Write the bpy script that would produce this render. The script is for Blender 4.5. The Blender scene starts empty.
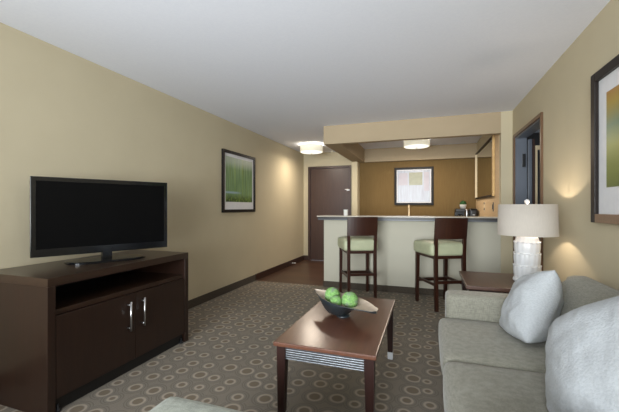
import bpy, bmesh, math, random
from math import sin, cos, pi, radians as R
from mathutils import Vector, Matrix, noise
random.seed(4)
S = bpy.context.scene
COL = S.collection
CE = 2.44

# ------------------------------------------------------------------ materials
def srgb(r, g, b):
    f = lambda c: (c/255/12.92) if c/255 <= .04045 else ((c/255+.055)/1.055)**2.4
    return (f(r), f(g), f(b), 1)

def base_mat(name):
    m = bpy.data.materials.new(name); m.use_nodes = True
    nt = m.node_tree
    return m, nt, nt.nodes['Principled BSDF']

def mixrgb(nt, fac, a, b, mode='MIX'):
    n = nt.nodes.new('ShaderNodeMix'); n.data_type = 'RGBA'; n.blend_type = mode
    for sock, v in ((n.inputs[0], fac), (n.inputs[6], a), (n.inputs[7], b)):
        if hasattr(v, 'is_output'): nt.links.new(v, sock)
        else: sock.default_value = v
    return n.outputs[2]

def math_n(nt, op, a, b=None, c=None, clamp=False):
    n = nt.nodes.new('ShaderNodeMath'); n.operation = op; n.use_clamp = clamp
    for i, v in enumerate((a, b, c)):
        if v is None: continue
        if hasattr(v, 'is_output'): nt.links.new(v, n.inputs[i])
        else: n.inputs[i].default_value = v
    return n.outputs[0]

def coords(nt, scale=(1, 1, 1), rot=(0, 0, 0), src='Object'):
    t = nt.nodes.new('ShaderNodeTexCoord'); mp = nt.nodes.new('ShaderNodeMapping')
    mp.inputs['Scale'].default_value = scale; mp.inputs['Rotation'].default_value = rot
    nt.links.new(t.outputs[src], mp.inputs[0]); return mp.outputs[0]

def noise_n(nt, vec, scale, detail=3, rough=.5, dist=0):
    n = nt.nodes.new('ShaderNodeTexNoise'); n.inputs['Scale'].default_value = scale
    n.inputs['Detail'].default_value = detail; n.inputs['Roughness'].default_value = rough
    n.inputs['Distortion'].default_value = dist
    nt.links.new(vec, n.inputs['Vector']); return n.outputs[0]

def bump(nt, bs, h, strength, dist=.002):
    b = nt.nodes.new('ShaderNodeBump'); b.inputs['Strength'].default_value = strength
    b.inputs['Distance'].default_value = dist
    nt.links.new(h, b.inputs['Height']); nt.links.new(b.outputs[0], bs.inputs['Normal'])

def mat(name, c1, c2=None, scale=(1, 1, 1), ns=8, rough=.6, metal=0, bmp=0, spec=.5, detail=3, bd=.002, emit=0, coat=0):
    """noise mottled principled material"""
    m, nt, bs = base_mat(name)
    c2 = c2 or c1
    v = coords(nt, scale)
    f = noise_n(nt, v, ns, detail)
    f2 = math_n(nt, 'MULTIPLY_ADD', f, 2.0, -.5, clamp=True)
    col = mixrgb(nt, f2, c1, c2)
    nt.links.new(col, bs.inputs['Base Color'])
    bs.inputs['Roughness'].default_value = rough; bs.inputs['Metallic'].default_value = metal
    bs.inputs['Specular IOR Level'].default_value = spec
    bs.inputs['Coat Weight'].default_value = coat
    if bmp: bump(nt, bs, f, bmp, bd)
    if emit:
        nt.links.new(col, bs.inputs['Emission Color']); bs.inputs['Emission Strength'].default_value = emit
    return m

def wood(name, c1, c2, axis=0, rough=.35, scale=1, coat=0.0, spec=.5):
    m, nt, bs = base_mat(name)
    sc = [14*scale]*3; sc[axis] = 1.2*scale
    v = coords(nt, tuple(sc))
    a = noise_n(nt, v, 3, 5, .6, .6)
    b = noise_n(nt, v, 14, 2, .5)
    f = math_n(nt, 'MULTIPLY_ADD', a, 1.8, -.4, clamp=True)
    col = mixrgb(nt, f, c1, c2)
    col = mixrgb(nt, math_n(nt, 'MULTIPLY', b, .35), col, tuple(x*.6 for x in c1[:3])+(1,))
    nt.links.new(col, bs.inputs['Base Color'])
    bs.inputs['Roughness'].default_value = rough; bs.inputs['Coat Weight'].default_value = coat
    bs.inputs['Coat Roughness'].default_value = .2; bs.inputs['Specular IOR Level'].default_value = spec
    bump(nt, bs, b, .12, .001)
    return m

def fabric(name, c1, c2, ws=260, rough=.95, b=.5, sheen=.2):
    m, nt, bs = base_mat(name)
    v1 = coords(nt, (1, 1, .12)); v2 = coords(nt, (.12, .12, 1)); v0 = coords(nt)
    a = noise_n(nt, v1, ws, 2); c = noise_n(nt, v2, ws, 2); d = noise_n(nt, v0, 5, 3)
    s = math_n(nt, 'ADD', a, c)
    f = math_n(nt, 'MULTIPLY_ADD', s, 2.4, -1.9, clamp=True)
    col = mixrgb(nt, f, c1, c2)
    col = mixrgb(nt, math_n(nt, 'MULTIPLY', d, .12), col, tuple(x*.8 for x in c1[:3])+(1,))
    nt.links.new(col, bs.inputs['Base Color'])
    bs.inputs['Roughness'].default_value = rough; bs.inputs['Sheen Weight'].default_value = sheen
    bs.inputs['Specular IOR Level'].default_value = .2
    bump(nt, bs, s, b, .0015)
    return m

def carpet_mat(name):
    m, nt, bs = base_mat(name)
    v = coords(nt, (1, 1, 1))
    def rings(scale, rnd, off, r_lo, r_hi, wid):
        mp = nt.nodes.new('ShaderNodeMapping'); mp.inputs['Location'].default_value = (off, off*.7, 0)
        nt.links.new(v, mp.inputs[0])
        vo = nt.nodes.new('ShaderNodeTexVoronoi'); vo.voronoi_dimensions = '2D'
        vo.inputs['Scale'].default_value = scale; vo.inputs['Randomness'].default_value = rnd
        nt.links.new(mp.outputs[0], vo.inputs['Vector'])
        d = vo.outputs['Distance']
        sep = nt.nodes.new('ShaderNodeSeparateColor'); nt.links.new(vo.outputs['Color'], sep.inputs[0])
        r0 = math_n(nt, 'MULTIPLY_ADD', sep.outputs[0], r_hi-r_lo, r_lo)
        e = math_n(nt, 'ABSOLUTE', math_n(nt, 'SUBTRACT', d, r0))
        ring = math_n(nt, 'MULTIPLY_ADD', e, -22.0, 22*wid, clamp=True)
        # thin dark outline outside and inside the ring
        e2 = math_n(nt, 'ABSOLUTE', math_n(nt, 'SUBTRACT', d, math_n(nt, 'ADD', r0, wid+.085)))
        e3 = math_n(nt, 'ABSOLUTE', math_n(nt, 'SUBTRACT', d, math_n(nt, 'ADD', r0, wid+.19)))
        out = math_n(nt, 'MULTIPLY_ADD', math_n(nt, 'MINIMUM', e2, e3), -30.0, 1.0, clamp=True)
        inside = math_n(nt, 'MULTIPLY_ADD', math_n(nt, 'SUBTRACT', r0, d), 20.0, -wid*14, clamp=True)
        return ring, out, inside
    fine = noise_n(nt, v, 330, 2)
    mid = noise_n(nt, v, 70, 2)
    r1, o1, i1 = rings(6.9, .38, .0, .17, .33, .07)
    r2, o2, i2 = rings(11, .9, .37, .10, .16, .03)
    g1 = srgb(150, 141, 128); g2 = srgb(114, 108, 99)
    col = mixrgb(nt, math_n(nt, 'MULTIPLY_ADD', fine, 2.2, -.6, clamp=True), g1, g2)
    col = mixrgb(nt, math_n(nt, 'MULTIPLY', o2, .35), col, srgb(142, 130, 114))
    col = mixrgb(nt, math_n(nt, 'MULTIPLY', o1, .55), col, srgb(88, 86, 82))
    col = mixrgb(nt, math_n(nt, 'MULTIPLY', i1, .6), col, srgb(116, 100, 80))
    tan = mixrgb(nt, mid, srgb(164, 152, 136), srgb(186, 173, 157))
    col = mixrgb(nt, math_n(nt, 'MULTIPLY', r1, math_n(nt, 'MULTIPLY_ADD', fine, .9, .35, clamp=True)), col, tan)
    nt.links.new(col, bs.inputs['Base Color'])
    bs.inputs['Roughness'].default_value = .97; bs.inputs['Specular IOR Level'].default_value = .1
    bump(nt, bs, fine, .8, .004)
    return m

def plank_mat(name):
    m, nt, bs = base_mat(name)
    v = coords(nt)
    br = nt.nodes.new('ShaderNodeTexBrick'); br.inputs['Scale'].default_value = 1
    br.inputs['Brick Width'].default_value = 1.2; br.inputs['Row Height'].default_value = .15
    br.inputs['Mortar Size'].default_value = .0015; br.inputs['Color1'].default_value = srgb(92, 66, 50)
    br.inputs['Color2'].default_value = srgb(78, 54, 42); br.inputs['Mortar'].default_value = srgb(40, 28, 22)
    nt.links.new(v, br.inputs['Vector'])
    n = noise_n(nt, coords(nt, (2, 30, 2)), 3, 4)
    col = mixrgb(nt, math_n(nt, 'MULTIPLY', n, .5), br.outputs['Color'], srgb(60, 40, 30))
    nt.links.new(col, bs.inputs['Base Color']); bs.inputs['Roughness'].default_value = .38
    return m

M = {}
WALL = srgb(196, 185, 158)
M['wall'] = mat('wall_paint', WALL, srgb(192, 181, 154), ns=3, rough=.85, bmp=.04, spec=.2)
M['ceiling'] = mat('ceiling_paint', srgb(234, 237, 246), srgb(230, 233, 243), ns=60, rough=.95, bmp=.15, spec=.1)
M['beam'] = mat('beam_paint', srgb(172, 155, 129), srgb(168, 151, 125), ns=3, rough=.85, spec=.2)
M['olive'] = mat('olive_wallpaper', srgb(118, 96, 60), srgb(110, 88, 54), scale=(12, 1, 1), ns=6, rough=.8, spec=.2)
M['panel'] = mat('bar_panel_paint', srgb(194, 190, 174), srgb(190, 186, 170), ns=4, rough=.75, spec=.3)
M['carpet'] = carpet_mat('ring_pattern_carpet')
M['plank'] = plank_mat('hall_planks')
M['carpet_base'] = mat('carpet_baseboard', srgb(62, 56, 50), srgb(84, 74, 62), ns=90, rough=.95, bmp=.4)
M['dark_base'] = wood('dark_baseboard', srgb(64, 42, 32), srgb(50, 32, 25), 1, .4)
M['console'] = wood('console_wood', srgb(56, 38, 27), srgb(40, 26, 18), 1, .3, coat=.15)
M['console_v'] = wood('console_door_wood', srgb(46, 28, 19), srgb(32, 19, 13), 2, .35)
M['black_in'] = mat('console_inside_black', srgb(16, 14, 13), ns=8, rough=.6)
M['table'] = wood('coffee_table_top', srgb(108, 68, 50), srgb(86, 54, 40), 1, .33, scale=.8, coat=.6)
M['table_leg'] = wood('coffee_table_legs', srgb(48, 24, 19), srgb(34, 16, 13), 2, .35)
M['endtable'] = wood('end_table_wood', srgb(84, 56, 44), srgb(64, 42, 33), 1, .35, coat=.2)
M['stool'] = wood('stool_wood', srgb(62, 32, 21), srgb(42, 21, 14), 2, .35)
M['door'] = wood('entry_door_wood', srgb(78, 55, 46), srgb(58, 41, 35), 2, .35, scale=.6)
M['doorframe'] = wood('door_frame_wood', srgb(70, 46, 38), srgb(54, 36, 30), 2, .4)
M['casing'] = wood('brown_casing', srgb(110, 80, 52), srgb(84, 58, 38), 2, .4)
M['silver'] = mat('brushed_metal', srgb(205, 205, 205), srgb(180, 180, 182), scale=(1, 1, 30), ns=20, rough=.3, metal=1)
M['footmetal'] = mat('pale_metal_foot', srgb(214, 216, 220), srgb(200, 202, 206), ns=20, rough=.4, metal=.2)
M['rib'] = mat('grey_metal_slats', srgb(140, 143, 148), srgb(112, 116, 122), ns=30, rough=.38, metal=.7)
M['steel_edge'] = mat('slab_edge_metal', srgb(92, 94, 98), srgb(66, 68, 72), ns=4, rough=.4, metal=.3)
M['slab'] = mat('bar_counter_stone', srgb(214, 206, 192), srgb(188, 180, 166), ns=90, rough=.25)
M['slab_dark'] = mat('counter_underside', srgb(48, 42, 40), srgb(38, 34, 33), ns=10, rough=.4)
M['mint'] = mat('mint_vinyl', srgb(184, 188, 156), srgb(172, 176, 146), ns=12, rough=.5, bmp=.1)
M['sofa'] = fabric('sofa_fabric', srgb(124, 122, 110), srgb(146, 144, 132))
M['sofa_dark'] = fabric('sofa_welt', srgb(100, 102, 94), srgb(120, 122, 112))
M['ottoman'] = fabric('ottoman_fabric', srgb(140, 144, 134), srgb(168, 172, 160))
M['pillow'] = mat('white_pillow_cotton', srgb(184, 188, 191), srgb(170, 174, 178), ns=110, rough=.9, bmp=.6, spec=.2, bd=.004)
M['ceramic'] = mat('white_ceramic', srgb(214, 216, 218), srgb(204, 206, 210), ns=6, rough=.25)
M['tvframe'] = mat('tv_gloss_black', srgb(14, 15, 18), srgb(10, 11, 14), ns=4, rough=.12)
M['tvscreen'] = mat('tv_screen', srgb(9, 9, 10), srgb(7, 7, 8), ns=2, rough=.3, spec=.08)
M['tvmark'] = mat('tv_mark_grey', srgb(150, 150, 155), ns=4, rough=.4)
M['black'] = mat('black_plastic', srgb(24, 25, 29), srgb(16, 17, 20), ns=12, rough=.35)
M['blackframe'] = wood('black_frame', srgb(24, 19, 18), srgb(15, 12, 12), 2, .5, spec=.25)
M['darkframe'] = wood('brown_black_frame', srgb(36, 27, 23), srgb(24, 18, 16), 2, .45, spec=.3)
M['bronze'] = wood('bronze_frame_lip', srgb(138, 106, 76), srgb(108, 80, 56), 1, .35)
M['matboard'] = mat('mat_board', srgb(222, 222, 224), srgb(216, 216, 219), ns=20, rough=.9)
M['cream_edge'] = mat('cream_edge', srgb(226, 206, 172), srgb(216, 196, 160), ns=10, rough=.5)
M['gold_edge'] = mat('gold_edge', srgb(206, 172, 116), srgb(184, 150, 98), ns=10, rough=.4, metal=.3)
M['sidewall'] = mat('side_wall_wood', srgb(214, 186, 146), srgb(204, 174, 134), scale=(1, 1, 8), ns=6, rough=.6)
M['bowl_out'] = mat('bowl_dark_outside', srgb(44, 50, 54), srgb(34, 40, 44), ns=14, rough=.35)
M['bowl_in'] = mat('bowl_pearl_inside', srgb(196, 180, 162), srgb(170, 154, 136), ns=22, rough=.35)
M['leaf'] = mat('plant_green', srgb(48, 96, 40), srgb(30, 66, 28), ns=60, rough=.7)
M['greyblue'] = mat('greyblue_door_lit_jamb', srgb(104, 110, 120), srgb(92, 98, 108), ns=2, rough=.35)
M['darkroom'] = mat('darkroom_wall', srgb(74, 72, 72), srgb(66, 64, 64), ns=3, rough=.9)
M['white_plastic'] = mat('white_plastic', srgb(228, 226, 220), ns=10, rough=.4)
M['cabinet'] = mat('kitchen_cabinet_laminate', srgb(170, 142, 104), srgb(156, 128, 92), scale=(1, 1, 6), ns=8, rough=.5)

def moss_mat():
    m, nt, bs = base_mat('green_sisal_ball')
    v = coords(nt)
    a = noise_n(nt, v, 120, 4, .7, 1.5); b = noise_n(nt, v, 26, 3)
    col = mixrgb(nt, math_n(nt, 'MULTIPLY_ADD', a, 3.2, -1.1, clamp=True), srgb(74, 128, 54), srgb(160, 204, 126))
    col = mixrgb(nt, math_n(nt, 'MULTIPLY_ADD', b, 4, -2.0, clamp=True), col, srgb(132, 142, 130))
    nt.links.new(col, bs.inputs['Base Color']); bs.inputs['Roughness'].default_value = .9
    bump(nt, bs, a, .9, .006); return m
M['moss'] = moss_mat()

def shade_mat(name, col, emit, pat=None):
    m, nt, bs = base_mat(name)
    if pat == 'crackle':
        vo = nt.nodes.new('ShaderNodeTexVoronoi'); vo.feature = 'DISTANCE_TO_EDGE'; vo.inputs['Scale'].default_value = 1
        nt.links.new(coords(nt, (26, 26, 26)), vo.inputs['Vector'])
        f = math_n(nt, 'MULTIPLY_ADD', vo.outputs['Distance'], 14, 0, clamp=True)
    else:
        f = noise_n(nt, coords(nt, (1, 1, .1)), 220, 2)
    c = mixrgb(nt, f, tuple(x*.86 for x in col[:3])+(1,), col)
    nt.links.new(c, bs.inputs['Base Color']); bs.inputs['Roughness'].default_value = .9
    nt.links.new(c, bs.inputs['Emission Color']); bs.inputs['Emission Strength'].default_value = emit
    return m
M['drum'] = shade_mat('ceiling_drum_shade', srgb(244, 238, 216), .45, 'crackle')
M['diffuser'] = shade_mat('ceiling_diffuser', srgb(255, 252, 240), 1.15)
M['lampshade'] = shade_mat('linen_lampshade', srgb(188, 180, 170), .10)

def mirror_mat():
    m, nt, bs = base_mat('mirror_glass')
    f = noise_n(nt, coords(nt), 4, 2)
    nt.links.new(mixrgb(nt, f, srgb(206, 206, 196), srgb(214, 214, 204)), bs.inputs['Base Color'])
    bs.inputs['Metallic'].default_value = 1; bs.inputs['Roughness'].default_value = .04
    return m
M['mirror'] = mirror_mat()

def art_green():     # local x,z in metres, picture half size ~.33 x .34
    m, nt, bs = base_mat('art_green_reeds')
    v = coords(nt, (1, 1, 1))
    s = noise_n(nt, coords(nt, (60, 1, 2.0)), 1, 3, .6, .3)
    col = mixrgb(nt, math_n(nt, 'MULTIPLY_ADD', s, 3, -1, clamp=True), srgb(58, 100, 46), srgb(140, 172, 126))
    s2 = noise_n(nt, coords(nt, (18, 1, .8)), 1, 2)
    col = mixrgb(nt, math_n(nt, 'MULTIPLY_ADD', s2, 5, -2.6, clamp=True), col, srgb(132, 156, 60))
    sep = nt.nodes.new('ShaderNodeSeparateXYZ'); nt.links.new(v, sep.inputs[0])
    low = math_n(nt, 'MULTIPLY_ADD', sep.outputs[2], -14, -2.5, clamp=True)
    d = noise_n(nt, v, 30, 4, .6)
    col = mixrgb(nt, low, col, mixrgb(nt, math_n(nt, 'MULTIPLY_ADD', d, 5, -2, clamp=True), srgb(34, 56, 26), srgb(110, 140, 60)))
    wtr = math_n(nt, 'MULTIPLY_ADD', math_n(nt, 'ABSOLUTE', math_n(nt, 'ADD', sep.outputs[2], .155)), -60, 1.3, clamp=True)
    wtr = math_n(nt, 'MULTIPLY', wtr, math_n(nt, 'MULTIPLY_ADD', sep.outputs[0], -6, .4, clamp=True))
    col = mixrgb(nt, wtr, col, srgb(150, 178, 190))
    up = math_n(nt, 'MULTIPLY_ADD', sep.outputs[2], 9, -1.7, clamp=True)
    col = mixrgb(nt, math_n(nt, 'MULTIPLY', up, .5), col, srgb(196, 200, 196))
    nt.links.new(col, bs.inputs['Base Color']); bs.inputs['Roughness'].default_value = .3
    return m
def bands(name, stops, nsc, axis=2, dist=.1):
    m, nt, bs = base_mat(name)
    v = coords(nt)
    n = noise_n(nt, v, nsc, 4, .6)
    sep = nt.nodes.new('ShaderNodeSeparateXYZ'); nt.links.new(v, sep.inputs[0])
    z = math_n(nt, 'ADD', sep.outputs[axis], math_n(nt, 'MULTIPLY_ADD', n, dist, -dist/2))
    z = math_n(nt, 'MULTIPLY_ADD', z, 1.2, .5, clamp=True)
    r = nt.nodes.new('ShaderNodeValToRGB'); el = r.color_ramp.elements
    while len(el) < len(stops): el.new(.5)
    for e, (p, c) in zip(el, stops): e.position = p; e.color = c
    nt.links.new(z, r.inputs[0]); nt.links.new(r.outputs[0], bs.inputs['Base Color'])
    bs.inputs['Roughness'].default_value = .35
    return m
M['art_green'] = art_green()
M['art_field'] = bands('art_field', [(.0, srgb(74, 92, 62)), (.16, srgb(92, 104, 52)), (.3, srgb(120, 130, 60)), (.48, srgb(140, 146, 70)),
                                     (.62, srgb(104, 128, 104)), (.78, srgb(166, 142, 62)), (1, srgb(176, 104, 66))], 3, 2, .12)
M['art_grey'] = mat('art_pale_grey', srgb(168, 176, 190), srgb(140, 142, 156), scale=(14, 1, 1.5), ns=2.2, rough=.3)
M['art_lilac'] = mat('art_lilac', srgb(150, 142, 152), srgb(162, 155, 164), ns=8, rough=.3)
M['art_sage'] = mat('art_sage', srgb(136, 136, 106), srgb(116, 116, 88), ns=14, rough=.3)

# ------------------------------------------------------------------ mesh helpers
def finish(bm, name, m, parent=None, smooth=False, loc=None, rot=None):
    me = bpy.data.meshes.new(name); bm.normal_update(); bm.to_mesh(me); bm.free()
    ms = m if isinstance(m, (list, tuple)) else [m]
    for x in ms: me.materials.append(x)
    if smooth:
        for p in me.polygons: p.use_smooth = True
    o = bpy.data.objects.new(name, me); COL.objects.link(o)
    if parent is not None: o.parent = parent
    if loc: o.location = loc
    if rot: o.rotation_euler = rot
    return o

def bx(bm, x0, x1, y0, y1, z0, z1, bev=0, mi=0, seg=2):
    t = bmesh.new()
    bmesh.ops.create_cube(t, size=1)
    for v in t.verts:
        v.co = Vector(((x0+x1)/2 + v.co.x*(x1-x0), (y0+y1)/2 + v.co.y*(y1-y0), (z0+z1)/2 + v.co.z*(z1-z0)))
    if bev: bmesh.ops.bevel(t, geom=t.edges[:], offset=bev, segments=seg, affect='EDGES', profile=.6)
    for f in t.faces: f.material_index = mi
    merge(bm, t)

def merge(bm, t, mtx=None):
    if mtx is not None: t.transform(mtx)
    me = bpy.data.meshes.new('tmp'); t.to_mesh(me); t.free(); bm.from_mesh(me); bpy.data.meshes.remove(me)

def box(name, x0, x1, y0, y1, z0, z1, m, parent=None, bev=0, seg=2):
    """box mesh whose origin is its own centre-bottom when top-level"""
    bm = bmesh.new(); bx(bm, x0, x1, y0, y1, z0, z1, bev, 0, seg)
    return finish(bm, name, m, parent)

def lathe(bm, prof, n=32, c=(0, 0, 0), mod=None, cap=True, mi=0):
    rings = []
    for (r, z) in prof:
        ring = []
        for i in range(n):
            a = 2*pi*i/n; rr = mod(r, z, a) if mod else r
            ring.append(bm.verts.new((c[0]+rr*cos(a), c[1]+rr*sin(a), c[2]+z)))
        rings.append(ring)
    for k in range(len(rings)-1):
        for i in range(n):
            f = bm.faces.new((rings[k][i], rings[k][(i+1) % n], rings[k+1][(i+1) % n], rings[k+1][i])); f.material_index = mi
    if cap:
        bm.faces.new(rings[0][::-1]).material_index = mi; bm.faces.new(rings[-1]).material_index = mi

def tube(bm, pts, r, n=10, mi=0):
    pts = [Vector(p) for p in pts]; rings = []
    for i, p in enumerate(pts):
        d = (pts[min(i+1, len(pts)-1)] - pts[max(i-1, 0)]).normalized()
        up = Vector((0, 0, 1)) if abs(d.z) < .95 else Vector((1, 0, 0))
        a = d.cross(up).normalized(); b = d.cross(a)
        rings.append([bm.verts.new(p + a*r*cos(2*pi*k/n) + b*r*sin(2*pi*k/n)) for k in range(n)])
    for i in range(len(rings)-1):
        for k in range(n): bm.faces.new((rings[i][k], rings[i][(k+1) % n], rings[i+1][(k+1) % n], rings[i+1][k])).material_index = mi
    bm.faces.new(rings[0][::-1]); bm.faces.new(rings[-1])

def prism(bm, a, b, wa, wb, mi=0):
    """four sided post from point a (half size wa=(x,y)) to b"""
    va = [bm.verts.new((a[0]+sx*wa[0], a[1]+sy*wa[1], a[2])) for sx, sy in ((-1, -1), (1, -1), (1, 1), (-1, 1))]
    vb = [bm.verts.new((b[0]+sx*wb[0], b[1]+sy*wb[1], b[2])) for sx, sy in ((-1, -1), (1, -1), (1, 1), (-1, 1))]
    for i in range(4): bm.faces.new((va[i], va[(i+1) % 4], vb[(i+1) % 4], vb[i])).material_index = mi
    bm.faces.new(va[::-1]).material_index = mi; bm.faces.new(vb).material_index = mi

def soft(name, x0, x1, y0, y1, z0, z1, r, m, parent, bulge=(0, 0, 0), n=14, noise_amp=.003, fn=None):
    """rounded, bulging upholstery box"""
    bm = bmesh.new(); bmesh.ops.create_cube(bm, size=2)
    bmesh.ops.subdivide_edges(bm, edges=bm.edges[:], cuts=n, use_grid_fill=True)
    hx, hy, hz = (x1-x0)/2, (y1-y0)/2, (z1-z0)/2
    cx, cy, cz = (x0+x1)/2, (y0+y1)/2, (z0+z1)/2
    for v in bm.verts:
        # concentrate vertices near the edges
        u = [math.copysign(1-(1-abs(c))**1.35, c) if abs(c) < 1 else c for c in v.co]
        p = Vector((u[0]*hx, u[1]*hy, u[2]*hz))
        inn = Vector((max(-hx+r, min(hx-r, p.x)), max(-hy+r, min(hy-r, p.y)), max(-hz+r, min(hz-r, p.z))))
        d = p-inn
        if d.length > 1e-7: p = inn + d.normalized()*r
        ux, uy, uz = p.x/hx, p.y/hy, p.z/hz
        p.z += math.copysign(1, uz)*bulge[2]*(1-ux**4)*(1-uy**4)*(abs(uz)**2)
        p.x += math.copysign(1, ux)*bulge[0]*(1-uz**4)*(1-uy**4)*(abs(ux)**2)
        p.y += math.copysign(1, uy)*bulge[1]*(1-ux**4)*(1-uz**4)*(abs(uy)**2)
        q = p + Vector((cx, cy, cz))
        q += Vector((0, 0, 1))*noise.noise(q*4)*noise_amp + Vector((1, .4, 0))*noise.noise(q*5+Vector((3, 1, 2)))*noise_amp
        if fn: q = fn(q)
        v.co = q
    return finish(bm, name, m, parent, smooth=True)

def empty(name, loc, rz=0, label=None, cat=None, group=None):
    o = bpy.data.objects.new(name, None); COL.objects.link(o)
    o.location = loc; o.rotation_euler = (0, 0, rz); o.empty_display_size = .1
    if label: o['label'] = label
    if cat: o['category'] = cat
    if group: o['group'] = group
    return o
def tag(o, label, cat, group=None):
    o['label'] = label; o['category'] = cat
    if group: o['group'] = group
    return o
def struct(o): o['kind'] = 'structure'; return o

# ------------------------------------------------------------------ the setting
Y0 = -1.9                                   # wall behind the camera (with the big window)
struct(box('floor', -2.8, 1.2, Y0-.1, 4.97, -.1, 0, M['carpet']))
struct(box('floor', -2.8, 1.2, 4.97, 7.4, -.1, 0, M['plank']))
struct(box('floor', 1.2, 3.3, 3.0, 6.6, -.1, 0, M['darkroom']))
struct(box('ceiling', -2.8, 3.3, Y0-.1, 7.5, CE, CE+.1, M['ceiling']))
struct(box('wall_left', -2.8, -2.68, Y0, 7.4, 0, CE, M['wall']))
DX0, DX1, DZ = -2.565, -1.57, 2.13          # entry door with its frame
bm = bmesh.new()
bx(bm, -2.68, DX0, 7.3, 7.4, 0, CE); bx(bm, DX1, 1.15, 7.3, 7.4, 0, CE); bx(bm, DX0, DX1, 7.3, 7.4, DZ, CE)
struct(finish(bm, 'wall_back', M['wall']))
struct(box('wall_kitchen', -1.372, .9, 7.25, 7.298, 0, CE, M['olive']))
struct(box('wall_partition', -1.485, -1.374, 7.0, 7.298, 0, 2.165, M['wall'], bev=.004))
# ceiling beam ring around the kitchenette
bm = bmesh.new()
bx(bm, -1.485, .9, 4.92, 5.02, 2.165, CE); bx(bm, -1.485, -1.25, 5.02, 7.298, 2.165, CE); bx(bm, -1.25, .9, 7.15, 7.248, 2.165, CE)
struct(finish(bm, 'ceiling_beam', M['beam']))
# right wall: with doorway, and the kitchenette side wall standing a little proud
WY0, WY1, WZ = 3.75, 4.78, 2.07
bm = bmesh.new()
bx(bm, 1.03, 1.15, Y0, WY0, 0, CE); bx(bm, 1.03, 1.15, WY1, 4.92, 0, CE); bx(bm, 1.03, 1.15, WY0, WY1, WZ, CE)
struct(finish(bm, 'wall_right', M['wall']))
bm = bmesh.new(); bx(bm, .9, 1.15, 4.92, 7.3, 0, CE)
struct(finish(bm, 'wall_side', M['wall']))
struct(box('wall_side', .896, .8998, 5.03, 7.245, .915, 2.24, M['sidewall']))
struct(box('wall_bar', -1.484, .9, 4.94, 5.06, 0, 1.02, M['panel']))
# wall behind the camera, window opening
bm = bmesh.new()
bx(bm, -2.68, -2.2, Y0-.1, Y0, 0, CE); bx(bm, .5, 1.03, Y0-.1, Y0, 0, CE)
bx(bm, -2.2, .5, Y0-.1, Y0, 0, .55); bx(bm, -2.2, .5, Y0-.1, Y0, 2.2, CE)
struct(finish(bm, 'wall_front', M['wall']))
# neighbouring room behind the right doorway
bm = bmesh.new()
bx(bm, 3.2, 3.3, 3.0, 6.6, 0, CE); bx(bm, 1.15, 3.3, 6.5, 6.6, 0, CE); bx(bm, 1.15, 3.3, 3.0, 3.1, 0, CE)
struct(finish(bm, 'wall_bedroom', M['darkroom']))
# baseboards
struct(box('baseboard_left', -2.68, -2.668, Y0, 4.97, 0, .10, M['carpet_base'], bev=.003))
struct(box('baseboard_left', -2.68, -2.664, 4.97, 7.3, 0, .105, M['dark_base'], bev=.003))
struct(box('baseboard_back', -2.664, DX0-.001, 7.286, 7.3, 0, .105, M['dark_base'], bev=.003))
struct(box('baseboard_bar', -1.49, 1.03, 4.926, 4.94 if False else 4.9395, 0, .09, M['carpet_base'], bev=.003))
struct(box('baseboard_right', 1.016, 1.03, Y0, WY0-.05, 0, .09, M['carpet_base'], bev=.003))
# right doorway casing + reveals
bm = bmesh.new()
bx(bm, 1.012, 1.03, WY0-.035, WY0, 0, WZ+.035); bx(bm, 1.012, 1.03, WY1, WY1+.035, 0, WZ+.035); bx(bm, 1.012, 1.03, WY0, WY1, WZ, WZ+.035)
struct(finish(bm, 'trim_1', M['casing']))
bm = bmesh.new()
bx(bm, 1.03, 1.15, WY0, WY0+.015, 0, WZ); bx(bm, 1.03, 1.15, WY1-.015, WY1, 0, WZ); bx(bm, 1.03, 1.15, WY0+.015, WY1-.015, WZ-.015, WZ)
struct(finish(bm, 'trim_2', M['greyblue']))  # blue light on the jamb is put into its grey blue colour
# grey blue door leaf swung into the bedroom + security plate + the next door frame beyond
d = struct(box('door_2', 1.155, 1.195, 4.72, 4.76, .01, 2.03, M['greyblue'], bev=.003))
p = box('door_latch', 1.10, 1.135, 4.745, 4.764, 1.70, 1.86, M['black'], d, bev=.003)
bm = bmesh.new()
bx(bm, 1.20, 1.225, 4.72, 4.76, .01, 2.03, 0, 1); bx(bm, 1.228, 1.25, 4.72, 4.76, .01, 1.95); bx(bm, 1.25, 1.75, 4.72, 4.76, 1.90, 1.95); bx(bm, 1.72, 1.75, 4.72, 4.76, .01, 1.90)
struct(finish(bm, 'trim_3', [M['cream_edge'], M['doorframe']]))

# ------------------------------------------------------------------ entry door
t = empty('door_1', (0, 0, 0)); t['kind'] = 'structure'
bm = bmesh.new()
bx(bm, DX0, DX0+.05, 7.27, 7.36, 0, DZ, .003); bx(bm, DX1-.05, DX1, 7.27, 7.36, 0, DZ, .003); bx(bm, DX0+.05, DX1-.05, 7.27, 7.36, DZ-.05, DZ, .003)
finish(bm, 'door_frame', M['doorframe'], t)
box('door_leaf', DX0+.053, DX1-.053, 7.30, 7.345, .008, DZ-.053, M['door'], t, .003)
bm = bmesh.new()
bx(bm, -1.665, -1.60, 7.262, 7.298, 1.57, 1.605, .004); tube(bm, [(-1.70, 7.255, 1.60), (-1.64, 7.25, 1.60), (-1.62, 7.262, 1.595)], .008)
finish(bm, 'door_latch', M['silver'], t)
bm = bmesh.new()
tube(bm, [(-1.67, 7.30, 1.0), (-1.67, 7.245, 1.0)], .025, 14); tube(bm, [(-1.67, 7.245, 1.0), (-1.72, 7.24, 1.0), (-1.78, 7.24, .998)], .009)
finish(bm, 'door_handle', M['silver'], t)
bm = bmesh.new(); tube(bm, [(-2.664, 6.55, .045), (-2.60, 6.55, .045)], .007); tube(bm, [(-2.60, 6.55, .045), (-2.585, 6.55, .045)], .012, 12)
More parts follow.
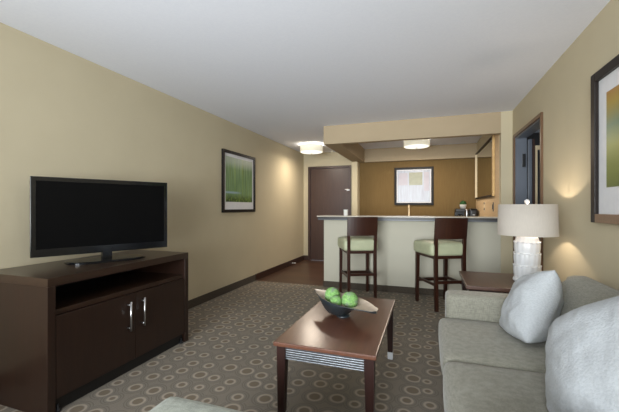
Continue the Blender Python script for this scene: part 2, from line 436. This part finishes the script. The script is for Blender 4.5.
tag(finish(bm, 'door_stop', M['white_plastic']), 'small white door stop sticking out of the dark hall baseboard', 'door stop')

# ------------------------------------------------------------------ bar counter slab
bm = bmesh.new(); bx(bm, -1.555, .893, 4.80, 5.22, 1.070, 1.083, .003); bx(bm, -1.54, .893, 4.815, 5.21, 1.0215, 1.041, .002, 1); bx(bm, -1.545, .893, 4.808, 5.214, 1.041, 1.070, .003, 2)
tag(finish(bm, 'bar_countertop', [M['slab'], M['steel_edge'], M['slab_dark']]), 'long pale bar countertop with grey metal edge on the cream half wall', 'countertop')

# kitchen cabinet and worktop behind the bar
t = empty('kitchen_cabinet', (0, 0, 0), 0, 'light wood base cabinet along the olive wall behind the bar', 'cabinet')
box('cabinet_body', -1.26, .89, 6.65, 7.24, .1, .87, M['cabinet'], t); box('toe_kick', -1.26, .89, 6.70, 7.24, 0, .1, M['black'], t)
for i in range(4):
    x0 = -1.25 + i*.5345
    dd = box('door', x0, x0+.525, 6.63, 6.65, .13, .85, M['cabinet'], t, .003)
    bm = bmesh.new(); hx = x0 + (.48 if i % 2 == 0 else .045); tube(bm, [(hx, 6.61, .62), (hx, 6.61, .76)], .006); tube(bm, [(hx, 6.61, .64), (hx, 6.632, .64)], .004); tube(bm, [(hx, 6.61, .74), (hx, 6.632, .74)], .004)
    finish(bm, 'handle', M['silver'], dd)
tag(box('kitchen_worktop', -1.265, .895, 6.6, 7.245, .872, .91, M['slab_dark'], None, .005), 'dark kitchen worktop against the olive wall behind the bar', 'worktop')

# coffee maker (top at 1.186)
t = empty('coffee_maker', (.58, 6.88, .911), 0, 'black coffee maker at left of the appliance pair, under the potted plant', 'coffee maker')
box('warming_base', -.085, .085, -.12, .12, 0, .035, M['black'], t, .006)
box('water_tank', -.085, .085, .03, .12, .035, .21, M['black'], t, .006)
box('brew_head', -.085, .085, -.12, .12, .21, .272, M['black'], t, .012)
bm = bmesh.new(); lathe(bm, [(.045, .036), (.06, .06), (.062, .10), (.045, .15), (.04, .17)], 20, (0, -.05, 0)); finish(bm, 'carafe', M['tvframe'], t, True)
bm = bmesh.new(); tube(bm, [(-.058, -.05, .14), (-.10, -.06, .14), (-.105, -.06, .09), (-.06, -.05, .07)], .006); finish(bm, 'carafe_handle', M['black'], t, True)
# potted plant on top
t = empty('potted_plant', (.635, 6.90, 1.184), 0, 'small green plant in a white pot on the coffee maker', 'plant')
bm = bmesh.new(); lathe(bm, [(.045, 0), (.06, .07), (.062, .075), (.054, .075), (.05, .06)], 20); finish(bm, 'pot', M['white_plastic'], t, True)
bm = bmesh.new()
for i in range(150):
    a = random.uniform(0, 2*pi); e = random.uniform(.1, 1.4); rr = random.uniform(.035, .065)
    c = Vector((cos(a)*cos(e)*rr, sin(a)*cos(e)*rr, .08+sin(e)*rr*1.1)); s = random.uniform(.010, .016)
    nrm = (c-Vector((0, 0, .07))).normalized(); q = nrm.to_track_quat('Z', 'Y').to_matrix()
    pts = [c+q @ Vector((s*x, s*y, zz)) for x, y, zz in ((-1, 0, 0), (0, -.6, .003), (1, 0, 0), (0, .6, .003))]
    bm.faces.new([bm.verts.new(p_) for p_ in pts])
t2 = bmesh.new(); bmesh.ops.create_icosphere(t2, subdivisions=3, radius=.052)
for v in t2.verts: v.co = v.co*(1+.18*noise.noise(v.co*60)); v.co.z = v.co.z*.95+.092
merge(bm, t2); finish(bm, 'foliage', M['leaf'], t)
# toaster
t = empty('toaster', (.80, 6.90, .911), 0, 'black rounded toaster beside the kitchenette side wall', 'toaster')
soft('toaster_body', -.075, .075, -.13, .13, 0.01, .272, .035, M['black'], t, n=8, noise_amp=0)
box('slot', -.045, -.02, -.09, .09, .270, .2745, M['slab_dark'], t); box('slot', .02, .045, -.09, .09, .270, .2745, M['slab_dark'], t)
box('lever', -.02, .02, -.155, -.128, .15, .17, M['silver'], t, .004)
bm = bmesh.new(); lathe(bm, [(.028, 0), (.033, .03), (.026, .16), (.022, .22), (.027, .262), (.012, .268)], 20)
tag(finish(bm, 'steel_bottle', M['silver'], None, True, (.694, 6.86, .911)), 'silvery steel bottle between coffee maker and toaster', 'bottle')
# faucet
t = empty('faucet', (-.343, 7.08, .911), 0, 'slim pale faucet rising behind the bar below the grey picture', 'faucet')
bm = bmesh.new(); lathe(bm, [(.03, 0), (.03, .02), (.017, .03), (.016, .335), (.01, .345)], 16); finish(bm, 'riser', M['cream_edge'], t, True)
bm = bmesh.new(); tube(bm, [(0, 0, .325), (0, -.05, .33), (0, -.12, .325), (0, -.15, .30), (0, -.155, .27)], .011); finish(bm, 'spout', M['cream_edge'], t, True)
bm = bmesh.new(); tube(bm, [(.03, 0, .03), (.06, -.01, .07)], .006); finish(bm, 'handle', M['silver'], t, True)
# cup at the left end of the bar
bm = bmesh.new(); lathe(bm, [(.026, 0), (.031, .012), (.033, .088), (.0335, .091), (.029, .09), (.026, .02), (.002, .015)], 24)
tag(finish(bm, 'cup', M['white_plastic'], None, True, (-1.135, 4.90, 1.0835)), 'small white cup standing on the left end of the bar countertop', 'cup')

# ------------------------------------------------------------------ mirror, outlets on the kitchenette side wall
t = empty('wall_mirror', (.896, 6.24, 1.365), 0, 'large framed mirror on the kitchenette side wall, reflecting the olive wall', 'mirror')
box('mirror_glass', -.012, -.002, -.87, .87, .02, .852, M['mirror'], t)
box('frame_stile', -.03, -.001, .87, .90, 0, .86, M['cream_edge'], t, .002); box('frame_stile', -.03, -.001, -.93, -.87, 0, .86, M['gold_edge'], t, .002)
box('frame_rail', -.03, -.001, -.87, .87, -.005, .025, M['darkframe'], t, .002); box('frame_rail', -.03, -.001, -.87, .87, .842, .858, M['darkframe'], t, .002)
t = empty('wall_outlet', (.896, 6.19, 1.16), 0, 'outlet with two dark sockets on the side wall under the mirror', 'outlet')
box('cover_plate', -.007, 0, -.045, .045, -.02, .135, M['cream_edge'], t, .002)
for z in (.02, .115-.0): box('socket', -.012, -.006, -.03, .03, z-.018, z+.018, M['slab_dark'], t, .003)
t = empty('light_switch', (.896, 5.42, 1.15), 0, 'tall dark switch on the side wall near the bar end', 'switch')
box('cover_plate', -.007, 0, -.022, .022, 0, .13, M['slab_dark'], t, .002); box('toggle', -.016, -.006, -.014, .014, .03, .10, M['slab_dark'], t, .003)

# ------------------------------------------------------------------ pictures
def picture(name, w, h, fw, fd, mframe, margin, art, label, loc, rz, lip=None, inner=None, arts=None, msd=None):
    """faces local -Y; origin at centre of its back"""
    t = empty(name, loc, rz, label, 'picture')
    for sx in (-1, 1):
        bm = bmesh.new(); x0, x1 = sorted((sx*w/2, sx*(w/2-fw)))
        bx(bm, x0, x1, -fd, 0, -h/2, h/2, .004); finish(bm, 'frame_stile', mframe, t)
    for sz in (-1, 1):
        bm = bmesh.new(); z0, z1 = sorted((sz*h/2, sz*(h/2-fw)))
        bx(bm, -w/2+fw, w/2-fw, -fd, 0, z0, z1, .004); finish(bm, 'frame_rail', lip if (lip and sz < 0) else mframe, t)
    box('mat_board', -w/2+fw, w/2-fw, -.012, -.002, -h/2+fw, h/2-fw, M['matboard'], t)
    if arts:
        for a in arts:
            box('print', a[0], a[1], -.0135-.001*a[5], -.012, a[2], a[3], a[4], t)
    else:
        box('print', -w/2+fw+margin, w/2-fw-margin, -.014, -.012, -h/2+fw+(msd or margin), h/2-fw-margin, art, t)
    return t
picture('framed_picture', .93, .885, .042, .03, M['blackframe'], .045, M['art_green'], 'black framed picture of green reeds on the left beige wall',
        (-2.68, 4.47, 1.578), pi/2, msd=.11)
picture('framed_picture', .765, .775, .045, .03, M['blackframe'], .05, None, 'dark framed pale grey picture on the olive kitchenette wall',
        (-.258, 7.25, 1.642), 0, arts=[(-.32, .32, -.325, .325, M['art_grey'], 0), (-.30, -.12, .02, .27, M['art_lilac'], 1), (-.09, .17, .02, .28, M['art_sage'], 1), (.20, .30, -.1, .28, M['art_lilac'], 1)])
picture('framed_picture', 1.0, .94, .055, .035, M['darkframe'], .10, M['art_field'], 'large picture of green and ochre fields on the right wall above the sofa',
        (1.03, 2.153, 1.583), -pi/2, lip=M['bronze'], msd=.16)

# ------------------------------------------------------------------ ceiling lights
def ceiling_light(x, y, label):
    t = empty('ceiling_light', (x, y, CE), 0, label, 'ceiling light', 'white drum ceiling lights')
    bm = bmesh.new(); lathe(bm, [(.07, -.0005), (.07, -.02), (.02, -.022), (.012, -.15)], 20); finish(bm, 'canopy', M['silver'], t, True)
    bm = bmesh.new(); n = 48
    lathe(bm, [(.22, -.025), (.22, -.155), (.215, -.155), (.215, -.025), (.22, -.025)], n, cap=False); finish(bm, 'drum_shade', M['drum'], t, True)
    bm = bmesh.new(); lathe(bm, [(.214, -.150), (.205, -.162), (.12, -.172), (.01, -.174)], n, cap=True); finish(bm, 'diffuser', M['diffuser'], t, True)
    bm = bmesh.new(); lathe(bm, [(.016, -.172), (.016, -.180), (.008, -.188), (.002, -.19)], 14); finish(bm, 'finial', M['silver'], t, True)
    l = bpy.data.lights.new('bulb', 'POINT'); l.energy = 13; l.color = (1, .93, .86); l.shadow_soft_size = .05
    o = bpy.data.objects.new('bulb', l); COL.objects.link(o); o.parent = t; o.location = (0, .08, -.08)
    l = bpy.data.lights.new('glow', 'AREA'); l.shape = 'DISK'; l.size = .36; l.energy = HALL; l.color = (1, .86, .70)
    o = bpy.data.objects.new('glow', l); COL.objects.link(o); o.parent = t; o.location = (0, 0, -.195)
HALL = 16
ceiling_light(-2.13, 6.25, 'white drum ceiling light over the entry hall near the door')
HALL = 25
ceiling_light(-.175, 6.29, 'white drum ceiling light inside the kitchenette ceiling recess')

# ------------------------------------------------------------------ TV console
t = empty('tv_console', (-2.362, 1.935, 0), 0, 'wide dark brown media console with open shelf and two doors', 'media console')
X0, X1, YA, YB, TZ = -2.668+2.362, -2.048+2.362, -.602, .605, .80
box('top_panel', X0, X1, YA, YB, TZ-.05, TZ, M['console'], t, .003)
box('side_panel', X0, X1, YA, YA+.045, 0, TZ-.05, M['console_v'], t, .003); box('side_panel', X0, X1, YB-.045, YB, 0, TZ-.05, M['console_v'], t, .003)
box('shelf', X0, X1-.02, YA+.045, YB-.045, .575, .605, M['console'], t, .002)
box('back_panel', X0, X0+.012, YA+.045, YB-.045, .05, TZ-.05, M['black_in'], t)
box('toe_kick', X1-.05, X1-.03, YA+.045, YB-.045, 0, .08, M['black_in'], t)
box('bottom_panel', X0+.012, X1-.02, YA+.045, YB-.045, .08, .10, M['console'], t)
ym = .015
for y0, y1, hy, nm in ((YA+.049, ym-.002, -.052, ''), (ym+.002, YB-.049, .073, '')):
    dd = box('door', X1-.022, X1-.002, y0, y1, .085, .572, M['console_v'], t, .003)
    bm = bmesh.new()
    tube(bm, [(X1+.03, hy, .315), (X1+.03, hy, .525)], .0065, 12)
    for z in (.335, .502): tube(bm, [(X1-.003, hy, z), (X1+.03, hy, z)], .005)
    o = finish(bm, 'door_handle', M['silver'], dd, True); o['label'] = 'brushed silver bar handle'
for y in (YA+.07, YB-.07):
    bm = bmesh.new(); lathe(bm, [(.02, .0), (.02, .01), (.008, .012), (.008, .04)], 12, (X1-.022, y, 0)); finish(bm, 'levelling_foot', M['black'], t, True)

# ------------------------------------------------------------------ television
ang = math.atan2(2.384-1.555, -2.149+2.56)
t = empty('television', (-2.352, 1.965, .801), ang, 'black flat screen television standing angled on the dark console', 'television')
W = .925; Z0, Z1 = .062, .622
bm = bmesh.new()
bx(bm, -W/2, W/2, -.012, .012, Z0, Z1, .004); finish(bm, 'bezel', M['tvframe'], t)
box('screen', -W/2+.03, W/2-.03, -.0145, -.0115, Z0+.055, Z1-.03, M['tvscreen'], t)
box('back_cover', -W/2+.10, W/2-.10, .010, .045, Z0+.05, Z1-.08, M['black'], t, .012)
bm = bmesh.new(); bx(bm, -.03, .03, -.016, -.012, Z0+.022, Z0+.034, .001); bx(bm, .006, .012, -.0165, -.012, Z0+.014, Z0+.022, .0005)
finish(bm, 'maker_mark', M['tvmark'], t)
box('stand_neck', -.034, .034, -.02, .03, .012, Z0+.04, M['tvframe'], t, .006)
bm = bmesh.new(); n = 40; pr = []
vs0 = []; vs1 = []; vs2 = []
for i in range(n):
    a = 2*pi*i/n; cx_ = math.copysign(abs(cos(a))**.55, cos(a))*.27; cy_ = math.copysign(abs(sin(a))**.75, sin(a))*.135
    vs0.append(bm.verts.new((cx_, cy_-.01, 0))); vs1.append(bm.verts.new((cx_, cy_-.01, .008))); vs2.append(bm.verts.new((cx_*.95, cy_*.93-.01, .014)))
for i in range(n):
    j = (i+1) % n; bm.faces.new((vs0[i], vs0[j], vs1[j], vs1[i])); bm.faces.new((vs1[i], vs1[j], vs2[j], vs2[i]))
bm.faces.new(vs0[::-1]); bm.faces.new(vs2); finish(bm, 'stand_base', M['tvframe'], t)

# ------------------------------------------------------------------ coffee table
t = empty('coffee_table', (-.525, 2.26, 0), 0, 'low reddish brown wooden coffee table with grey slatted end panel', 'coffee table')
bm = bmesh.new(); bx(bm, -.285, .285, -.55, .55, .438, .462, .006, 0, 3); finish(bm, 'tabletop', M['table'], t)
for sx in (-1, 1):
    for sy in (-1, 1):
        bm = bmesh.new(); prism(bm, (sx*.248, sy*.508, .055), (sx*.245, sy*.505, .438), (.019, .019), (.026, .026))
        lg = finish(bm, 'leg', M['table_leg'], t)
        bm = bmesh.new(); prism(bm, (sx*.248, sy*.508, 0), (sx*.248, sy*.508, .056), (.019, .019), (.0205, .0205)); o = finish(bm, 'metal_foot', M['footmetal'], lg); o['label'] = 'silver metal foot cap'
for sy in (-1, 1):
    bm = bmesh.new(); bx(bm, -.219, .219, sy*.508-.008, sy*.508+.008, .362, .438, 0, 1)
    for k in range(6): bx(bm, -.219, .219, sy*.52-.006, sy*.52+.006, .3635+k*.0125, .3705+k*.0125, .002)
    o = finish(bm, 'slatted_panel', [M['rib'], M['table_leg']], t); o['label'] = 'grey ribbed metal end panel'
for sx in (-1, 1): box('side_apron', sx*.247-.009, sx*.247+.009, -.479, .479, .375, .438, M['table_leg'], t)

# bowl: long leaf shape with swept up ends
t = empty('bowl', (-.545, 2.267, .4625), R(-27), 'long dark bowl with pale inside and swept up tips on the coffee table', 'bowl')
def bowl_surface(bm, off, mi, flip):
    NU, NV = 40, 20; g = []
    for i in range(NU+1):
        u = -1+2*i/NU; row = []
        for j in range(NV+1):
            v = -1+2*j/NV
            L = .278; wid = .115*(1-abs(u)**(1.7 if u < 0 else 2.2))**(1.0 if u < 0 else .75)+.012*(1-abs(u))+.002 if abs(u) < 1 else .002
            if u > 0: wid = max(wid, .056*max(0, 1-(max(0, u-.82)/.18)**2)**.5+.001)
            rim = .116 + (.018*(max(0, -.2-u)/.8)**1.5 if u < -.2 else -.024*((u+.2)/1.2)**1.2)
            uc = abs(u+.16); k = min(1, max(0, (uc-.17)/.42))**1.25
            bot = .004 + (rim-.018)*k
            if bot > rim-.012: bot = rim-.012
            x = u*L; y = v*wid; z = bot + (rim-bot)*abs(v)**3
            row.append(bm.verts.new((x, y*(1-off*.04), z+off*.004)))
        g.append(row)
    for i in range(NU):
        for j in range(NV):
            f = (g[i][j], g[i+1][j], g[i+1][j+1], g[i][j+1])
            bm.faces.new(f if not flip else f[::-1]).material_index = mi
    return g
bm = bmesh.new(); a_ = bowl_surface(bm, 0, 0, True); b_ = bowl_surface(bm, 1, 1, False)
for j in (0, -1):
    for i in range(len(a_)-1): bm.faces.new((a_[i][j], a_[i+1][j], b_[i+1][j], b_[i][j])).material_index = 0
for i in (0, -1):
    for j in range(len(a_[0])-1): bm.faces.new((a_[i][j], a_[i][j+1], b_[i][j+1], b_[i][j])).material_index = 1
finish(bm, 'bowl_shell', [M['bowl_out'], M['bowl_in']], t, True)
bm = bmesh.new(); lathe(bm, [(.045, 0), (.047, .004), (.043, .01)], 24); finish(bm, 'foot_ring', M['bowl_out'], t, True)
balls = [(-.125, .018, .120, .054, 'green textured ball in the bowl, leftmost and highest of three'),
         (-.040, -.040, .100, .041, 'green textured ball in the middle of the bowl, smallest of three'),
         (.038, .014, .117, .055, 'green textured ball in the bowl, nearest the right tip')]
for (u, v, z, r, lb) in balls:
    bm = bmesh.new(); bmesh.ops.create_icosphere(bm, subdivisions=5, radius=r)
    for q in bm.verts:
        nn = q.co.normalized(); q.co = nn*(r+.0035*noise.noise(nn*9)+.003*noise.noise(nn*26))
    a = R(-27); p = (-.535+u*cos(a)-v*sin(a), 2.262+u*sin(a)+v*cos(a), .4625+z)
    tag(finish(bm, 'decorative_ball', M['moss'], None, True, p, (u*30, v*20, z*40)), lb, 'decorative ball', 'green balls in the bowl')

# ------------------------------------------------------------------ bar stools
def make_stool(loc, yaw, label):
    t = empty('bar_stool', loc, yaw, label, 'bar stool', 'bar stools at the counter')
    wd = M['stool']
    for sx in (-1, 1):
        bm = bmesh.new()
        prism(bm, (sx*.175, -.235, 0), (sx*.175, -.215, .68), (.018, .018), (.02, .02)); prism(bm, (sx*.175, -.215, .68), (sx*.182, -.25, 1.03), (.02, .02), (.016, .013))
        finish(bm, 'rear_leg', wd, t)
        bm = bmesh.new(); prism(bm, (sx*.195, .225, 0), (sx*.192, .21, .64), (.017, .017), (.021, .021)); finish(bm, 'front_leg', wd, t)
    # curved back rest
    bm = bmesh.new(); n = 10; F = []
    for i in range(n+1):
        u = -1+2*i/n; x = u*.198; cur = -.028*(1-u*u)
        F.append([bm.verts.new((x, -.235+dy+cur-(.025 if z > .9 else 0), z)) for dy, z in ((-.011, .84), (.011, .84), (.011, 1.085), (-.011, 1.085))])
    for i in range(n):
        for k in range(4): bm.faces.new((F[i][k], F[i][(k+1) % 4], F[i+1][(k+1) % 4], F[i+1][k]))
    bm.faces.new(F[0]); bm.faces.new(F[-1][::-1])
    bmesh.ops.recalc_face_normals(bm, faces=bm.faces[:]); finish(bm, 'backrest', wd, t)
    s = soft('seat', -.236, .222, -.225, .262, .637, .787, .035, M['mint'], t, bulge=(0, 0, .012), n=10, noise_amp=.001); s['label'] = 'pale green padded seat'
    bm = bmesh.new(); bx(bm, -.175, .175, .20, .218, .605, .64); bx(bm, -.16, .16, -.225, -.205, .605, .64)
    bx(bm, -.195, -.175, -.2, .195, .605, .64); bx(bm, .175, .195, -.2, .195, .605, .64); finish(bm, 'seat_frame', wd, t)
    bm = bmesh.new(); bx(bm, -.16, .16, -.238, -.218, .315, .35); finish(bm, 'rear_stretcher', wd, t)
    bm = bmesh.new(); bx(bm, -.176, .176, .205, .23, .26, .30); finish(bm, 'foot_rest', wd, t)
    for sx in (-1, 1):
        bm = bmesh.new(); bx(bm, sx*.184-.009, sx*.184+.009, -.215, .202, .29, .32); finish(bm, 'side_stretcher', wd, t)
    return t
make_stool((-.895, 4.585, 0), R(25), 'dark wood bar stool with pale green seat, left one at the counter')
make_stool((.153, 4.472, 0), R(27), 'dark wood bar stool with pale green seat, right one next to the sofa arm')

# ------------------------------------------------------------------ sofa
t = empty('sofa', (.55, 1.85, 0), 0, 'grey green woven fabric sofa along the right wall', 'sofa')
def sf(*a, **k): return soft(*a, **k)
ox, oy = -.55, -1.85
def SB(name, x0, x1, y0, y1, z0, z1, r, bulge=(0, 0, 0), m='sofa', n=14, amp=.003, fn=None):
    return soft(name, x0+ox, x1+ox, y0+oy, y1+oy, z0, z1, r, M[m], t, bulge, n, amp, fn)
SB('base', .13, .97, .98, 2.72, .06, .30, .02, n=10)
SB('arm', .125, .97, 2.55, 2.73, .08, .60, .035, (0, .006, .004))
SB('arm', .125, .97, .97, 1.14, .08, .60, .035, (0, .006, .004))
SB('seat_cushion', .078, .72, 1.852, 2.548, .30, .445, .04, (.008, 0, .014))
SB('seat_cushion', .078, .72, 1.142, 1.848, .30, .445, .04, (.008, 0, .014))
def lean(q):      # local coords; back leans towards the wall
    h = (q.z-.44)/.4
    q.x += .16*max(0, h)**1.1 - .0; return q
SB('back_frame', .86, 1.005, 1.0, 2.71, .1, .765, .05, n=12, fn=lambda q: q)
SB('back_cushion', .66, .845, 1.852, 2.56, .42, .765, .075, (.02, 0, .02), n=16, amp=.012, fn=lean)
SB('back_cushion', .66, .845, 1.142, 1.848, .42, .775, .075, (.02, 0, .02), n=16, amp=.012, fn=lean)
for x in (.18, .93):
    for y in (1.03, 2.67):
        bm = bmesh.new(); lathe(bm, [(.018, 0), (.026, .062)], 12, (x+ox, y+oy, 0)); finish(bm, 'foot', M['table_leg'], t)

# ------------------------------------------------------------------ pillows
def pillow(name, s, thick, loc, rot, label, seed=0, n=44, ang=.0):
    bm = bmesh.new(); G = {}
    for side in (1, -1):
        for i in range(n+1):
            for j in range(n+1):
                if side == -1 and (i in (0, n) or j in (0, n)): G[side, i, j] = G[1, i, j]; continue
                u = -1+2*i/n; v = -1+2*j/n
                th = thick/2*((1-abs(u)**2.4)*(1-abs(v)**3))**.55
                cr = 1-.03*(u*v)**2; k = (1-.02*(1-v*v)*abs(u)**3)*cr; k2 = (1-.02*(1-u*u)*abs(v)**3)*cr
                x = u*s/2*k; y = v*s/2*k2
                w = noise.noise(Vector((u*2.2, v*2.2, seed+side)))*.014 + noise.noise(Vector((u*6, v*6, seed+side*3)))*.005
                # radial gathers near the border
                e = max(abs(u), abs(v)); aa = math.atan2(v, u)
                w += sin(aa*26+seed)*.004*max(0, (e-.55)/.45)*(1-e)*3
                G[side, i, j] = bm.verts.new((x, y, side*(th+w*(1-e**6))))
    for side in (1, -1):
        for i in range(n):
            for j in range(n):
                f = [G[side, i, j], G[side, i+1, j], G[side, i+1, j+1], G[side, i, j+1]]
                try: bm.faces.new(f if side == 1 else f[::-1])
                except ValueError: pass
    o = finish(bm, name, M['pillow'], None, True, loc)
    for vv in o.data.vertices:                    # the lower corner is squashed flat where it rests on the seat
        w_ = rot @ vv.co; zz = w_.z+loc[2]
        if zz < .50: w_.z = .465+.035*math.exp((zz-.50)/.035)-loc[2]; vv.co = rot.inverted() @ w_
    o.matrix_world = Matrix.Translation(loc) @ rot
    return tag(o, label, 'pillow', 'white pillows on the sofa')
def orient(nrm, roll):
    z = Vector(nrm).normalized(); up = Vector((0, 0, 1)); y = (up-z*up.dot(z)).normalized(); x = y.cross(z)
    m = Matrix((x, y, z)).transposed().to_4x4()
    return m @ Matrix.Rotation(roll, 4, 'Z')
pillow('throw_pillow', .44, .25, (.575, 2.31, .61), orient((-.95, .13, .38), R(22)), 'white puffy pillow beside the far sofa arm near the lamp', 1)
pillow('throw_pillow', .58, .30, (.63, 1.43, .63), orient((-.86, -.25, .45), R(36)), 'white puffy pillow at the near end of the sofa, cut off by the photo edge', 7)

# ------------------------------------------------------------------ ottoman
t = empty('ottoman', (-.68, .86, 0), 0, 'pale grey upholstered ottoman in the bottom foreground', 'ottoman')
soft('cushion', -.36, .36, -.31, .31, .18, .425, .045, M['ottoman'], t, (0, 0, .012), 14, .003)
box('base', -.33, .33, -.28, .28, .06, .19, M['ottoman'], t, .01)
for sx in (-1, 1):
    for sy in (-1, 1):
        bm = bmesh.new(); lathe(bm, [(.016, 0), (.024, .062)], 12, (sx*.29, sy*.24, 0)); finish(bm, 'foot', M['table_leg'], t)

# ------------------------------------------------------------------ end table + lamp
t = empty('end_table', (.645, 3.09, 0), 0, 'square dark wood end table behind the sofa arm, holding the lamp', 'end table')
box('tabletop', -.365, .365, -.30, .335, .592, .62, M['endtable'], t, .004)
for sx in (-1, 1):
    for sy in (-1, 1):
        bm = bmesh.new(); prism(bm, (sx*.32, sy*.26, 0), (sx*.32, sy*.26, .592), (.018, .018), (.025, .025)); finish(bm, 'leg', M['table_leg'], t)
for sy in (-1, 1): box('apron', -.295, .295, sy*.265-.009, sy*.265+.009, .53, .592, M['table_leg'], t)
for sx in (-1, 1): box('apron', sx*.325-.009, sx*.325+.009, -.235, .235, .53, .592, M['table_leg'], t)

t = empty('table_lamp', (.752, 3.11, .6205), 0, 'white table lamp with tiered ceramic base and linen drum shade', 'lamp')
prof = [(.098, 0), (.105, .006), (.104, .022), (.094, .032)]
tiers = [(.035, .13), (.13, .225), (.225, .315)]
for k, (z0, z1) in enumerate(tiers):
    r0 = .092-.002*k; r1 = .098-.003*k
    for q in range(9):
        f = q/8; prof.append((r0+(r1-r0)*f**2+.004*sin(pi*f), z0+(z1-z0)*f*.985))
prof += [(.086, .318), (.082, .34), (.070, .362), (.05, .374), (.018, .378), (.014, .40)]
def scal(r, z, a):
    r *= .94
    if z < .03 or z > .365: return r
    k = 0 if z < .13 else (1 if z < .225 else 2)
    return r*(1+.035*abs(sin(a*7+k*pi/2)))+.0
bm = bmesh.new()
lathe(bm, prof, 112, (0, 0, 0), scal)
# scalloped tier rims
for k, (z0, z1) in enumerate(tiers):
    n = 112; r1 = (.098-.003*k)*.935
    pts = [((r1*(1+.035*abs(sin(2*pi*i/n*7+k*pi/2)))+.001)*cos(2*pi*i/n), (r1*(1+.035*abs(sin(2*pi*i/n*7+k*pi/2)))+.001)*sin(2*pi*i/n), z1-.012+.014*abs(sin(2*pi*i/n*7+k*pi/2))) for i in range(n+1)]
    tube(bm, pts, .0035, 8)
finish(bm, 'ceramic_base', M['ceramic'], t, True)
bm = bmesh.new(); SZ0, SZ1 = .368, .612
lathe(bm, [(.208, SZ0), (.201, SZ1), (.199, SZ1), (.206, SZ0), (.208, SZ0)], 64, cap=False); finish(bm, 'lamp_shade', M['lampshade'], t, True)
bm = bmesh.new(); tube(bm, [(0, 0, .39), (0, 0, .628)], .005)
for k in range(3): a = k*2*pi/3; tube(bm, [(0, 0, SZ1-.006), (.199*cos(a), .199*sin(a), SZ1-.006)], .0025, 6)
finish(bm, 'harp', M['silver'], t)
bm = bmesh.new(); lathe(bm, [(.006, .612), (.014, .622), (.02, .636), (.014, .648), (.003, .654)], 18); finish(bm, 'finial', M['ceramic'], t, True)
l = bpy.data.lights.new('bulb', 'POINT'); l.energy = 6.5; l.color = (1, .84, .66); l.shadow_soft_size = .02
o = bpy.data.objects.new('bulb', l); COL.objects.link(o); o.parent = t; o.location = (.03, 0, .50)

# ------------------------------------------------------------------ daylight and added fill
def area(name, loc, rot, sx, sy, e, c, spread=180):
    l = bpy.data.lights.new(name, 'AREA'); l.shape = 'RECTANGLE'; l.size = sx; l.size_y = sy; l.energy = e; l.color = c; l.spread = R(spread)
    o = bpy.data.objects.new(name, l); COL.objects.link(o); o.location = loc; o.rotation_euler = rot; return o
area('window_daylight', (-.85, Y0-.06, 1.38), (R(96), 0, R(1)), 2.6, 1.6, 88, (.92, .975, 1.0), 84)
area('fill_uplight', (-.75, -1.5, 1.2), (R(126), 0, 0), .6, .6, 20, (1, .99, .97), 125)  # added fill, aimed up and forward to brighten the ceiling; no lamp stands there
area('bedroom_daylight', (2.9, 5.2, 1.5), (0, R(90), 0), 1.2, 1.2, 8, (.8, .9, 1.0))
w = bpy.data.worlds.new('World'); S.world = w; w.use_nodes = True
w.node_tree.nodes['Background'].inputs[0].default_value = (.8, .9, 1, 1); w.node_tree.nodes['Background'].inputs[1].default_value = 1.0

# ------------------------------------------------------------------ camera
f = 338.; a = math.atan2(427-309.5, f)
cam = bpy.data.cameras.new('camera'); co = bpy.data.objects.new('camera', cam); COL.objects.link(co)
co.location = (0, 0, 1.21); co.rotation_euler = (R(90), 0, a)
cam.sensor_fit = 'HORIZONTAL'; cam.sensor_width = 36; cam.lens = f/619*36
cam.shift_y = (207.2-206)/619; cam.clip_start = .02
S.camera = co
S.view_settings.view_transform = 'Standard'; S.view_settings.look = 'None'; S.view_settings.gamma = 1
S.view_settings.use_curve_mapping = False; S.view_settings.exposure = 0.0
